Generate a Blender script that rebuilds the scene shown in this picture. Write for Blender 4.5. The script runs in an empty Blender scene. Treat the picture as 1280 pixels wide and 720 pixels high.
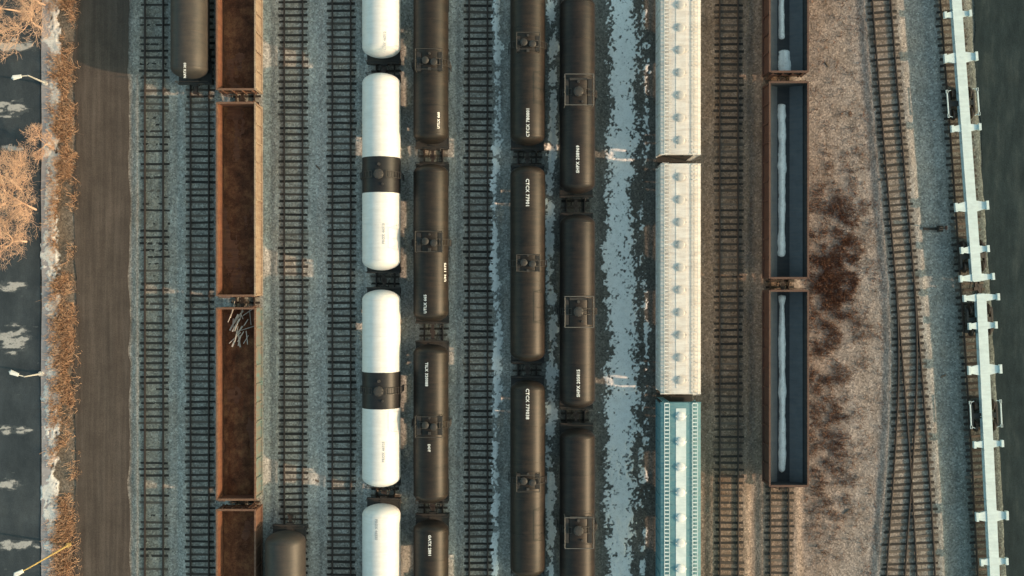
import bpy, math, random
import numpy as np
from mathutils import Vector, Matrix
random.seed(7); RNG=np.random.default_rng(7)
scene=bpy.context.scene
COL=scene.collection
H=84.0; F=15.086*H
def WX(px,h=0.0): return (px-640.0)/F*(H-h)
def WY(py,h=0.0): return (360.0-py)/F*(H-h)

# ------------------------------------------------------------- materials
def newmat(name):
    m=bpy.data.materials.new(name); m.use_nodes=True
    nt=m.node_tree; b=nt.nodes["Principled BSDF"]
    return m,nt,b
def ramp(nt,stops,interp='LINEAR'):
    r=nt.nodes.new('ShaderNodeValToRGB'); cr=r.color_ramp; cr.interpolation=interp
    while len(cr.elements)<len(stops): cr.elements.new(0.5)
    for e,(p,c) in zip(cr.elements,stops):
        e.position=p; e.color=(c[0],c[1],c[2],1) if hasattr(c,'__len__') else (c,c,c,1)
    return r
def noise(nt,vec,scale,detail=4,rough=0.6):
    n=nt.nodes.new('ShaderNodeTexNoise'); n.inputs['Scale'].default_value=scale
    n.inputs['Detail'].default_value=detail; n.inputs['Roughness'].default_value=rough
    if vec is not None: nt.links.new(vec,n.inputs['Vector'])
    return n
def mapping(nt,vec,sc):
    m=nt.nodes.new('ShaderNodeMapping'); m.inputs['Scale'].default_value=sc
    nt.links.new(vec,m.inputs['Vector']); return m.outputs[0]
def mix(nt,fac,a,b,mode='MIX'):
    m=nt.nodes.new('ShaderNodeMix'); m.data_type='RGBA'; m.blend_type=mode
    for sock,v in ((m.inputs[0],fac),(m.inputs[6],a),(m.inputs[7],b)):
        if hasattr(v,'is_output'): nt.links.new(v,sock)
        elif hasattr(v,'__len__'): sock.default_value=(v[0],v[1],v[2],1)
        else: sock.default_value=v
    return m.outputs[2]
def bump(nt,b,hgt,strength,dist=0.05):
    n=nt.nodes.new('ShaderNodeBump'); n.inputs['Strength'].default_value=strength
    n.inputs['Distance'].default_value=dist
    nt.links.new(hgt,n.inputs['Height']); nt.links.new(n.outputs[0],b.inputs['Normal'])
def geovec(nt):
    t=nt.nodes.new('ShaderNodeNewGeometry'); return t.outputs['Position']
def objrand(nt):
    t=nt.nodes.new('ShaderNodeObjectInfo'); return t.outputs['Random']
def mat_paint(name,c1,c2,rough=0.55,metal=0.0,streak=True,dirt=(0.12,0.09,0.07),dirtamt=0.35,scale=1.5,bmp=0.08,spec=0.5):
    m,nt,b=newmat(name); v=geovec(nt)
    n1=noise(nt,v,scale,5,0.65)
    r1=ramp(nt,[(0.3,0.0),(0.7,1.0)]); nt.links.new(n1.outputs[0],r1.inputs[0])
    base=mix(nt,r1.outputs[0],c1,c2)
    if streak:
        vs=mapping(nt,v,(0.5,3.5,0.5)); n2=noise(nt,vs,1.3,6,0.7)
        r2=ramp(nt,[(0.42,0.0),(0.75,dirtamt)]); nt.links.new(n2.outputs[0],r2.inputs[0])
        base=mix(nt,r2.outputs[0],base,dirt)
    n3=noise(nt,v,9,3,0.7); r3=ramp(nt,[(0.55,0.0),(0.8,dirtamt*0.8)]); nt.links.new(n3.outputs[0],r3.inputs[0])
    base=mix(nt,r3.outputs[0],base,dirt)
    nt.links.new(base,b.inputs['Base Color'])
    b.inputs['Roughness'].default_value=rough; b.inputs['Metallic'].default_value=metal
    b.inputs['Specular IOR Level'].default_value=spec
    bump(nt,b,n3.outputs[0],bmp,0.03)
    return m
M={}
M['white']=mat_paint('white_tank_paint',(.72,.70,.68),(.64,.63,.62),.42,dirt=(.42,.39,.34),dirtamt=.32)
M['blackband']=mat_paint('black_band_paint',(.010,.010,.012),(.015,.015,.016),.45,dirt=(.05,.042,.035),dirtamt=.25,spec=.3)
M['black']=mat_paint('black_tank_paint',(.009,.009,.009),(.020,.016,.013),.46,dirt=(.070,.043,.029),dirtamt=.34,spec=.26)
M['black2']=mat_paint('dark_brown_tank_paint',(.012,.011,.010),(.026,.020,.016),.46,dirt=(.078,.048,.033),dirtamt=.36,spec=.26)
M['black3']=mat_paint('dusty_black_tank_paint',(.010,.009,.009),(.021,.016,.014),.46,dirt=(.070,.044,.031),dirtamt=.38,spec=.26)
M['greytank']=mat_paint('grey_tank_paint',(.030,.028,.027),(.050,.043,.038),.5,dirt=(.10,.072,.054),dirtamt=.3,spec=.3)
M['steel']=mat_paint('dark_underframe_steel',(.022,.021,.021),(.040,.035,.031),.7,streak=False)
M['fit']=mat_paint('fitting_steel',(.026,.023,.021),(.048,.040,.035),.6,streak=False)
M['railing']=mat_paint('grey_railing_steel',(.14,.13,.12),(.10,.09,.085),.6,streak=False)
M['grate']=mat_paint('grating_steel',(.014,.013,.013),(.027,.024,.022),.7,streak=False,scale=8)
M['rail']=mat_paint('rusty_rail_steel',(.035,.024,.019),(.058,.040,.031),.5,metal=.2,streak=False)
M['letter']=mat_paint('white_lettering',(.74,.74,.72),(.62,.62,.60),.6,streak=False,dirt=(.3,.28,.25),dirtamt=.2)
M['letterg']=mat_paint('grey_lettering',(.30,.32,.34),(.38,.40,.42),.6,streak=False)
M['rustin']=mat_paint('rusty_gondola_steel',(.16,.060,.030),(.085,.033,.019),.85,dirt=(.26,.12,.06),dirtamt=.6,bmp=.3)
M['rustrim']=mat_paint('rusty_rim_steel',(.14,.070,.042),(.10,.046,.03),.8,dirt=(.27,.17,.11),dirtamt=.5)
M['tanside']=mat_paint('tan_gondola_paint',(.38,.30,.21),(.26,.19,.135),.7,dirt=(.15,.08,.05),dirtamt=.7)
M['tealside']=mat_paint('green_gondola_paint',(.09,.19,.18),(.17,.15,.125),.7,dirt=(.22,.12,.075),dirtamt=.7)
M['redside']=mat_paint('red_brown_gondola_paint',(.085,.036,.027),(.060,.027,.022),.75,dirt=(.09,.068,.055),dirtamt=.5)
M['redrim']=mat_paint('dark_rust_rim',(.095,.043,.030),(.065,.032,.024),.8,dirt=(.15,.10,.075),dirtamt=.5)
M['hopw']=mat_paint('cream_hopper_paint',(.70,.67,.63),(.60,.56,.52),.65,dirt=(.32,.24,.19),dirtamt=.45)
M['hopb']=mat_paint('teal_blue_hopper_paint',(.070,.19,.225),(.11,.25,.28),.6,dirt=(.24,.31,.31),dirtamt=.45)
M['hopbc']=mat_paint('pale_roof_walk_paint',(.66,.72,.72),(.52,.60,.61),.6,dirt=(.28,.36,.37),dirtamt=.4)
M['hatch']=mat_paint('hatch_paint',(.56,.53,.50),(.46,.43,.40),.55,dirt=(.28,.23,.2))
M['spine']=mat_paint('white_spine_paint',(.58,.68,.69),(.47,.57,.59),.5,dirt=(.30,.34,.34),dirtamt=.4)
M['bluelining']=mat_paint('blue_grey_gondola_lining',(.030,.032,.037),(.020,.022,.027),.8,dirt=(.07,.065,.06),dirtamt=.5)
M['slope']=mat_paint('grey_blue_slope_sheet',(.105,.115,.128),(.070,.080,.092),.7,dirt=(.16,.145,.13),dirtamt=.5)
M['yellow']=mat_paint('yellow_pole_paint',(.50,.36,.12),(.42,.31,.13),.6)
M['lampgrey']=mat_paint('galvanised_pole',(.50,.49,.46),(.42,.41,.39),.5)
M['lampwhite']=mat_paint('white_lamp_head',(.76,.76,.74),(.70,.70,.68),.4)
M['concrete']=mat_paint('pale_concrete',(.34,.32,.33),(.25,.24,.25),.9)
M['scrap']=mat_paint('grey_scrap',(.55,.48,.41),(.38,.33,.28),.7)
M['plank']=mat_paint('weathered_timber',(.16,.12,.09),(.09,.07,.055),.9,streak=False)

def mat_snow(name='old_snow',k=1.0,dirt=(.30,.28,.25),da=.5,fade=(.15,.145,.13)):
    m,nt,b=newmat(name); v=geovec(nt)
    n=noise(nt,v,2.2,6,0.7); r=ramp(nt,[(.3,(.80*k,.78*k,.74*k)),(.5,(.96*k,.94*k,.90*k)),(.75,(.98*k,.97*k,.94*k))]); nt.links.new(n.outputs[0],r.inputs[0])
    n2=noise(nt,v,7,5,0.8); r2=ramp(nt,[(.54,0.0),(.68,da)]); nt.links.new(n2.outputs[0],r2.inputs[0])
    c=mix(nt,r2.outputs[0],r.outputs[0],dirt)
    at=nt.nodes.new('ShaderNodeAttribute'); at.attribute_name='cover'
    n3=noise(nt,v,12,4,.8); md=nt.nodes.new('ShaderNodeMath'); md.operation='MULTIPLY_ADD'; md.inputs[1].default_value=1.0; md.inputs[2].default_value=-.5
    nt.links.new(n3.outputs[0],md.inputs[0])
    ad=nt.nodes.new('ShaderNodeMath'); ad.operation='ADD'; nt.links.new(at.outputs['Fac'],ad.inputs[0]); nt.links.new(md.outputs[0],ad.inputs[1])
    r3=ramp(nt,[(.05,0.0),(.42,1.0)]); nt.links.new(ad.outputs[0],r3.inputs[0])
    c=mix(nt,r3.outputs[0],fade,c)
    nt.links.new(c,b.inputs['Base Color']); b.inputs['Roughness'].default_value=.8
    bump(nt,b,n2.outputs[0],.4,.06); return m
M['snow']=mat_snow()
M['snowgrey']=mat_snow('snow_among_ballast',.95,fade=(.24,.24,.225))
M['slush']=mat_snow('thin_melting_snow',.36,(.08,.09,.10),.9,(.045,.055,.062))
M['snowlit']=mat_snow('dirty_bank_snow',.62,(.22,.19,.17),.9)

def mat_ground():
    m,nt,b=newmat('ballast_gravel'); v=geovec(nt)
    sx=nt.nodes.new('ShaderNodeSeparateXYZ'); nt.links.new(v,sx.inputs[0])
    nd=noise(nt,v,.35,5,.7)
    md=nt.nodes.new('ShaderNodeMath'); md.operation='MULTIPLY_ADD'; md.inputs[1].default_value=2.4; md.inputs[2].default_value=-1.2
    nt.links.new(nd.outputs[0],md.inputs[0])
    ad=nt.nodes.new('ShaderNodeMath'); ad.operation='ADD'; nt.links.new(sx.outputs[0],ad.inputs[0]); nt.links.new(md.outputs[0],ad.inputs[1])
    mr=nt.nodes.new('ShaderNodeMapRange'); mr.inputs[1].default_value=-45; mr.inputs[2].default_value=45
    nt.links.new(ad.outputs[0],mr.inputs[0])
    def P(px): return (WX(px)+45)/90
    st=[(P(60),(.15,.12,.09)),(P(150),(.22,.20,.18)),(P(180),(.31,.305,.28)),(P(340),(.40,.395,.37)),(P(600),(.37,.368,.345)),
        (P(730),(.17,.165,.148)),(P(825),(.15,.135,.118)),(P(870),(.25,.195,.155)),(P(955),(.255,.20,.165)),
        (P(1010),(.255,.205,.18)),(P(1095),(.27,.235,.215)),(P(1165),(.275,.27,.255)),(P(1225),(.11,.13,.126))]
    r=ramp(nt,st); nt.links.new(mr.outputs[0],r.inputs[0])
    at=nt.nodes.new('ShaderNodeAttribute'); at.attribute_name='bed'
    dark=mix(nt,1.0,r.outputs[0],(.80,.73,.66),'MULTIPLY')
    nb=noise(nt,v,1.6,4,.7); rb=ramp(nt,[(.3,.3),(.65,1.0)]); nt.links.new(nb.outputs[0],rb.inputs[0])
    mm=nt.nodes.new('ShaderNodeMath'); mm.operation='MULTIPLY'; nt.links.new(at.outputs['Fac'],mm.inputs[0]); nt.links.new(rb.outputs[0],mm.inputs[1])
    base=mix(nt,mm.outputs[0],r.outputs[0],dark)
    vo=nt.nodes.new('ShaderNodeTexVoronoi'); vo.inputs['Scale'].default_value=8.5; nt.links.new(v,vo.inputs['Vector'])
    bw=nt.nodes.new('ShaderNodeSeparateColor'); nt.links.new(vo.outputs['Color'],bw.inputs[0])
    r2=ramp(nt,[(0.0,.6),(.5,.95),(.85,1.15),(1.0,1.5)]); nt.links.new(bw.outputs[0],r2.inputs[0])
    c=mix(nt,1.0,base,r2.outputs[0],'MULTIPLY')
    n2=noise(nt,mapping(nt,v,(1.6,.5,1)),.8,6,.75); r3=ramp(nt,[(.3,.70),(.55,1.0),(.75,1.20)]); nt.links.new(n2.outputs[0],r3.inputs[0])
    c=mix(nt,1.0,c,r3.outputs[0],'MULTIPLY')
    n4=noise(nt,v,.22,5,.7); r4=ramp(nt,[(.45,0.0),(.7,.5)]); nt.links.new(n4.outputs[0],r4.inputs[0])
    soiled=mix(nt,1.0,c,(.82,.69,.58),'MULTIPLY'); c=mix(nt,r4.outputs[0],c,soiled)
    nt.links.new(c,b.inputs['Base Color']); b.inputs['Roughness'].default_value=.95; b.inputs['Specular IOR Level'].default_value=.2
    bump(nt,b,vo.outputs['Distance'],.35,.05); return m
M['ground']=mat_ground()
def mat_strip(name,c1,c2,c3,stretch=(2.5,.12,1),grain=(.7,1.25),sc=1.0):
    m,nt,b=newmat(name); v=geovec(nt)
    n=noise(nt,mapping(nt,v,stretch),sc,6,.7); r=ramp(nt,[(.3,c1),(.5,c2),(.72,c3)]); nt.links.new(n.outputs[0],r.inputs[0])
    n2=noise(nt,v,9,5,.8); r2=ramp(nt,[(.25,grain[0]),(.75,grain[1])]); nt.links.new(n2.outputs[0],r2.inputs[0])
    c=mix(nt,1.0,r.outputs[0],r2.outputs[0],'MULTIPLY')
    n3=noise(nt,v,.5,5,.7); r3=ramp(nt,[(.3,.82),(.7,1.15)]); nt.links.new(n3.outputs[0],r3.inputs[0])
    c=mix(nt,1.0,c,r3.outputs[0],'MULTIPLY')
    nt.links.new(c,b.inputs['Base Color']); b.inputs['Roughness'].default_value=.95; b.inputs['Specular IOR Level'].default_value=.15
    bump(nt,b,n2.outputs[0],.4,.04); return m
M['road']=mat_strip('dirt_road',(.062,.050,.043),(.080,.065,.055),(.110,.090,.076))
M['asphalt']=mat_strip('asphalt',(.028,.037,.045),(.039,.050,.059),(.058,.070,.078),(1,.5,1),(.75,1.25),.5)
M['asphalt2']=mat_strip('old_asphalt',(.012,.021,.025),(.020,.032,.036),(.042,.056,.057),(1.2,.25,1),(.6,1.35),.8)
M['dirtload']=mat_strip('rusty_dirt',(.060,.028,.018),(.145,.060,.032),(.28,.135,.065),(1,1,1),(.5,1.4),1.1)
def mat_sleeper():
    m,nt,b=newmat('weathered_sleeper_wood'); v=geovec(nt)
    rr=ramp(nt,[(0,(.020,.017,.015)),(.5,(.038,.031,.026)),(.85,(.068,.054,.044)),(1,(.12,.098,.08))]); nt.links.new(objrand(nt),rr.inputs[0])
    n=noise(nt,mapping(nt,v,(.6,6,1)),3,5,.7); r=ramp(nt,[(.3,.65),(.7,1.4)]); nt.links.new(n.outputs[0],r.inputs[0])
    c=mix(nt,1.0,rr.outputs[0],r.outputs[0],'MULTIPLY')
    nt.links.new(c,b.inputs['Base Color']); b.inputs['Roughness'].default_value=.9; return m
M['sleeper']=mat_sleeper()
def mat_veg(name,cols):
    m,nt,b=newmat(name); v=geovec(nt)
    n=noise(nt,v,1.1,5,.8); st=[(.3+.4*i/(len(cols)-1),c) for i,c in enumerate(cols)]
    r=ramp(nt,st); nt.links.new(n.outputs[0],r.inputs[0]); nt.links.new(r.outputs[0],b.inputs['Base Color'])
    b.inputs['Roughness'].default_value=.9; return m
M['weed']=mat_veg('dry_weeds',[(.085,.034,.020),(.155,.066,.036),(.26,.14,.085)])
M['verge']=mat_veg('dry_grass',[(.28,.165,.10),(.46,.28,.17),(.56,.40,.28)])
M['twig']=mat_veg('bare_twigs',[(.52,.33,.22),(.70,.47,.34)])

# ------------------------------------------------------------- mesh builder
class MB:
    def __init__(s): s.v=[]; s.f=[]; s.m=[]; s.sm=[]
    def add(s,vs,fs,mi=0,smooth=False):
        o=len(s.v); s.v+= [tuple(p) for p in vs]
        for f in fs: s.f.append(tuple(i+o for i in f)); s.m.append(mi); s.sm.append(smooth)
    def box(s,cx,cy,cz,sx,sy,sz,mi=0):
        x,y,z=sx/2,sy/2,sz/2
        vs=[(cx+a*x,cy+b*y,cz+c*z) for a in(-1,1) for b in(-1,1) for c in(-1,1)]
        s.add(vs,[(0,1,3,2),(4,6,7,5),(0,4,5,1),(2,3,7,6),(0,2,6,4),(1,5,7,3)],mi)
    def tube(s,p0,p1,r0,r1=None,n=8,mi=0,cap=True,smooth=True):
        if r1 is None: r1=r0
        p0=Vector(p0);p1=Vector(p1);d=(p1-p0)
        if d.length<1e-6: return
        d.normalize(); u=d.orthogonal().normalized(); w=d.cross(u)
        vs=[]
        for p,r in((p0,r0),(p1,r1)):
            for i in range(n):
                a=2*math.pi*i/n; vs.append(p+u*(r*math.cos(a))+w*(r*math.sin(a)))
        s.add(vs,[(i,(i+1)%n,n+(i+1)%n,n+i) for i in range(n)],mi,smooth)
        if cap: s.add(vs,[tuple(reversed(range(n))),tuple(range(n,2*n))],mi)
    def dome(s,cx,cy,cz,r,hh,n=16,mi=0):
        rings=4; vs=[];fs=[]
        for k in range(rings):
            a=k/rings*math.pi/2
            for i in range(n):
                t=2*math.pi*i/n; vs.append((cx+r*math.cos(a)*math.cos(t),cy+r*math.cos(a)*math.sin(t),cz+hh*math.sin(a)))
        vs.append((cx,cy,cz+hh))
        for k in range(rings-1):
            for i in range(n): fs.append((k*n+i,k*n+(i+1)%n,(k+1)*n+(i+1)%n,(k+1)*n+i))
        k=rings-1
        for i in range(n): fs.append((k*n+i,k*n+(i+1)%n,len(vs)-1))
        s.add(vs,fs,mi,True)
    def mesh(s,name,mats):
        me=bpy.data.meshes.new(name); me.from_pydata(s.v,[],s.f)
        for m in mats: me.materials.append(M[m] if isinstance(m,str) else m)
        me.polygons.foreach_set('material_index',s.m); me.polygons.foreach_set('use_smooth',s.sm)
        me.update(); return me
def obj(name,me,parent=None,loc=(0,0,0),rot=(0,0,0)):
    o=bpy.data.objects.new(name,me); o.location=loc; o.rotation_euler=rot
    if parent is not None: o.parent=parent
    COL.objects.link(o); return o
def top(name,me,label,cat,loc=(0,0,0),rot=(0,0,0),group=None,kind=None):
    o=obj(name,me,None,loc,rot)
    if me is None: o.empty_display_size=.5
    if kind: o['kind']=kind
    if label: o['label']=label
    if cat: o['category']=cat
    if group: o['group']=group
    return o
def grid_mesh(name,xs,ys,zfun,mat,smooth=True):
    X,Y=np.meshgrid(xs,ys); Z=zfun(X,Y)
    co=np.stack([X,Y,Z],-1).reshape(-1,3).astype(np.float32); nx,ny=len(xs),len(ys)
    i=np.arange(nx-1)[None,:]+np.arange(ny-1)[:,None]*nx
    q=np.stack([i,i+1,i+1+nx,i+nx],-1).reshape(-1)
    nf=(nx-1)*(ny-1)
    me=bpy.data.meshes.new(name); me.vertices.add(len(co)); me.vertices.foreach_set('co',co.ravel())
    me.loops.add(nf*4); me.loops.foreach_set('vertex_index',q.astype(np.int32))
    me.polygons.add(nf); me.polygons.foreach_set('loop_start',np.arange(0,nf*4,4,dtype=np.int32))
    me.polygons.foreach_set('use_smooth',np.full(nf,smooth))
    me.update(calc_edges=True); me.validate(); me.materials.append(M[mat]); return me
def setattrf(me,name,arr):
    at=me.attributes.new(name,'FLOAT','POINT'); at.data.foreach_set('value',np.ascontiguousarray(arr,dtype=np.float32).ravel())
_tab=RNG.random((256,256))
def vn(X,Y):
    xi=np.floor(X).astype(int); yi=np.floor(Y).astype(int); fx=X-xi; fy=Y-yi
    fx=fx*fx*(3-2*fx); fy=fy*fy*(3-2*fy)
    g=lambda a,b:_tab[a%256,b%256]
    return (g(xi,yi)*(1-fx)+g(xi+1,yi)*fx)*(1-fy)+(g(xi,yi+1)*(1-fx)+g(xi+1,yi+1)*fx)*fy
def fbm(X,Y,o=4):
    s=0;a=.5;t=0
    for k in range(o): s=s+a*vn(X*2**k+17*k,Y*2**k+31*k); t+=a; a*=.55
    return s/t
def sst(a,b,x):
    t=np.clip((x-a)/(b-a),0,1); return t*t*(3-2*t)

# ------------------------------------------------------------- track paths
straight=[193,250,307,367,427,482,542,598,659,719,840,911,974]
def interp_path(pts):
    ys=[WY(p[1]) for p in pts][::-1]; xs=[WX(p[0]) for p in pts][::-1]
    c=np.polyfit(ys,xs,3)
    lo,hi=min(ys),max(ys)
    dlo=np.polyval(np.polyder(c),lo); dhi=np.polyval(np.polyder(c),hi)
    def f(y):
        y=np.asarray(y,float); yc=np.clip(y,lo,hi)
        return np.polyval(c,yc)+np.where(y<lo,(y-lo)*dlo,0)+np.where(y>hi,(y-hi)*dhi,0)
    return f
pathA=interp_path([(1101,0),(1116,180),(1131,360),(1146,540),(1157,720)])
pathB=interp_path([(1129,340),(1134,430),(1132,520),(1126,620),(1119,720)])
pathS=interp_path([(1186,0),(1199,180),(1212,350),(1223,540),(1233,720)])
YJ0=WY(372)
def sepAB(y): return float(pathA(y)-pathB(y))
def dist(X,Y):
    d=np.full(X.shape,1e9)
    for p in straight: d=np.minimum(d,np.abs(X-WX(p)))
    for f in (pathA,pathS): d=np.minimum(d,np.abs(X-f(Y)))
    dB=np.where(Y<YJ0,np.abs(X-pathB(Y)),1e9); return np.minimum(d,dB)
def hz(X,Y):
    d=dist(X,Y)
    z=-.20*sst(1.35,2.1,d)
    z=z+(fbm(X*.9,Y*.5)-.5)*.09*sst(.9,1.8,d)+(fbm(X*3,Y*3,3)-.5)*.05
    far=sst(60,80,np.abs(X))
    return z*(1-far)-.2*far
xs=np.concatenate([np.array([-1500,-600,-250,-120,-80]),np.arange(-60,60.01,.15),np.array([80,120,250,600,1500])])
ys=np.concatenate([np.array([-1500,-600,-250,-120,-60]),np.arange(-34,34.01,.2),np.array([60,120,250,600,1500])])
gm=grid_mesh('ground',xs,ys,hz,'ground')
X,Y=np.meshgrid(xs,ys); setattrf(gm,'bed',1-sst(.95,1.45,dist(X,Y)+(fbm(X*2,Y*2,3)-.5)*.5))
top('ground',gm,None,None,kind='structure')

def sheet(name,px0,px1,mat,z,amp=.02,kind='structure',edge=.3,slant=(0,0),label=None,cat=None):
    x0,x1=WX(px0),WX(px1)
    us=np.linspace(0,1,max(8,int((x1-x0)/.3))); yy=np.concatenate([[-400,-120,-60],np.arange(-34,34.01,.4),[60,120,400]])
    U,Y=np.meshgrid(us,yy)
    def wob(s): return (fbm(Y*.35+s,Y*0+s,4)-.5)*edge*2
    slope=(WX(slant[1])-WX(slant[0]))/47.7
    L=x0-Y*slope+wob(3.1); R=x1-Y*slope+wob(9.7)
    X=L+(R-L)*U
    Z=z+(fbm(X*1.3,Y*.3,3)-.5)*amp*2
    me=grid_mesh(name,us,yy,lambda a,b:Z,mat)
    co=np.stack([X,Y,Z],-1).reshape(-1).astype(np.float32); me.vertices.foreach_set('co',co); me.update()
    return top(name,me,label,cat,kind=kind)
sheet('dirt_road',93,161,'road',-.13,.025,edge=.35)
sheet('parking_lot',-400,50,'asphalt',-.12,.004,edge=.02)
sheet('pavement',51.5,63,'concrete',-.05,.006,edge=.08)
sheet('service_road',1236,1420,'asphalt2',-.10,.01,edge=.45,slant=(0,38))

def snow(name,px0,px1,py0,py1,mfun,zbase,hgt,label,step=.1,kind='stuff',follow=True,mat='snow'):
    xs=np.arange(WX(px0),WX(px1),step); ys=np.arange(WY(py1),WY(py0),step*1.3)
    X,Y=np.meshgrid(xs,ys); m=mfun(X,Y)
    b=hz(X,Y) if follow else zbase
    Z=b+np.clip(m,-.6,.7)*hgt
    me=grid_mesh(name,xs,ys,lambda a,c:Z,mat); setattrf(me,'cover',m)
    return top(name,me,label,'snow',kind=kind)
def strip(pxc,wm,thr,amp=2.2,fs=1.3,wob=.4,fine=.9):
    xc=WX(pxc)
    def f(X,Y):
        cx=xc+(fbm(Y*.25,Y*0+4,3)-.5)*wob*2
        w=wm*(.7+.6*fbm(Y*.4+50,Y*0+8,3))
        return (1-((X-cx)/w)**2)*.9+(fbm(X*fs,Y*fs*.8,6)-.5)*amp-thr+(vn(X*6,Y*6)-.5)*fine+(vn(X*11+3,Y*11)-.5)*fine*.6
    return f
snow('snow_strip',748,812,-40,760,strip(778,1.15,-.05,1.9,2.2,.5,1.3),0,.07,'long strip of broken crusty snow between railway tracks',step=.05)
snow('snow_patch',608,636,-40,760,strip(621,.40,.40,2.6,1.5,.4,1.3),0,.06,'thin remnants of snow beside railway track',step=.06,mat='snowgrey')
snow('snow_patch',680,700,-40,760,strip(690,.45,.30,2.6,1.5,.4,1.2),0,.07,'thin remnants of snow between tank cars',step=.06)
snow('snow_patch',796,824,-40,760,strip(806,.5,.95,3.0,1.8,.4,1.4),0,.06,'sparse snow crumbs beside covered hopper cars',step=.06)
def blobs(L):
    def f(X,Y):
        m=np.full(X.shape,-1.0)
        for (px,py,rx,ry) in L:
            d=((X-WX(px))/(rx/15.09))**2+((Y-WY(py))/(ry/15.09))**2
            m=np.maximum(m,1-d)
        return np.maximum(m,-1)+(fbm(X*1.5,Y*4.5,6)-.5)*3.4-.35
    return f
snow('snow_patch',-40,50,-20,760,blobs([(15,57,34,9),(5,135,28,12),(10,185,20,5),(8,358,24,7),(15,425,22,17),(12,538,26,6),(8,606,20,7),(20,682,32,6)]),-.116,.012,'shallow melting snow patches on dark parking lot',follow=False,step=.07,mat='slush')
snow('snow_patch',50,76,-40,760,strip(64,.75,.2,2.6,1.4,.3),0,.24,'pale snow bank along a pavement edge',mat='snowlit')

# ------------------------------------------------------------- tracks
slp=MB(); slp.box(0,0,0,2.40,.195,.16); SLEEP=slp.mesh('sleeper',['sleeper'])
def sweep(mb,f,off,y0,y1,prof,step=1.0):
    ys=np.arange(y0,y1+step*.5,step); P=[]
    for y in ys:
        dx=float(f(y+.05)-f(y-.05))/.1; n=Vector((1,-dx,0)).normalized()
        c=Vector((float(f(y)),y,0))+n*off
        P.append([c+n*a+Vector((0,0,b)) for a,b in prof])
    k=len(prof); vs=[p for r in P for p in r]; fs=[]
    for i in range(len(P)-1):
        for j in range(k): fs.append((i*k+j,i*k+(j+1)%k,(i+1)*k+(j+1)%k,(i+1)*k+j))
    mb.add(vs,fs)
PROF=[(-.07,.06),(-.07,.08),(-.02,.10),(-.02,.17),(-.04,.18),(-.04,.225),(.04,.225),(.04,.18),(.02,.17),(.02,.10),(.07,.08),(.07,.06)]
def track(f,label,y0=-120,y1=120,sy0=-25.6,sy1=25.6,turn=None,zoff=0):
    root=top('railway_track',None,label,'railway track',loc=(float(f(0)),0,0),group='parallel railway tracks in a yard')
    rx=-float(f(0))
    for s in(-1,1):
        mb=MB(); sweep(mb,f,s*.755,max(y0,-120),y1,PROF,2.0)
        obj('rail',mb.mesh('rail',['rail']),root,(rx,0,0))
    sp=.55; y=max(sy0,y0)+random.uniform(0,.4); top_=min(sy1,y1)
    while y<top_:
        dx=float(f(y+.05)-f(y-.05))/.1; ox=0; scx=1; use=True
        if turn=='A' and y<YJ0 and 0<sepAB(y)<2.45:
            sp_=sepAB(y); scx=(2.40+sp_)/2.40; ox=-sp_/2
        if turn=='B' and sepAB(y)<2.45: use=False
        if use:
            o=obj('sleeper',SLEEP,root,(float(f(y))+rx+ox+random.uniform(-.07,.07),y+random.uniform(-.04,.04),-.020+zoff+random.uniform(-.034,.012)),(0,0,-math.atan(dx)+random.uniform(-.025,.025)))
            o.scale.x=scx*random.uniform(.94,1.03); o.scale.y=random.uniform(.82,1.12)
        y+=sp
    mb=MB()
    for a,b in((max(y0,-90),sy0),(sy1+.4,min(y1,90))):
        y=a
        while y<b-.3:
            mb.box(float(f(y))+rx,y,-.015+zoff,2.40,.195,.16); y+=sp
    if mb.v:
        o=obj('sleeper_run',mb.mesh('sleeper_run',['sleeper']),root); o['kind']='stuff'
LAB={193:'empty railway track half buried in gravel beside a dirt road',250:'railway track with a tank car at one end',307:'railway track under rusty open gondola cars',
     367:'empty grey-ballasted track leading to a tank car',427:'empty railway track beside white tank cars',482:'railway track under white banded tank cars',
     542:'railway track under short black tank cars',598:'empty railway track between two rows of black tank cars',659:'railway track under long dark tank cars',
     719:'railway track under dark tank cars beside snow strip',840:'railway track under covered hopper cars',911:'empty rusty railway track between hoppers and gondolas',
     974:'railway track under red-brown gondola cars'}
for p in straight:
    x=WX(p); track(lambda y,x=x: x+0*np.asarray(y,float),LAB[p],zoff=-.042 if p==193 else -.012)
track(pathA,'curving railway track with a turnout on gravel',turn='A')
track(pathB,'branch track of a turnout, running beside the curve',y1=YJ0,turn='B',zoff=-.006)
track(pathS,'slanting railway track under white spine cars')

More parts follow.
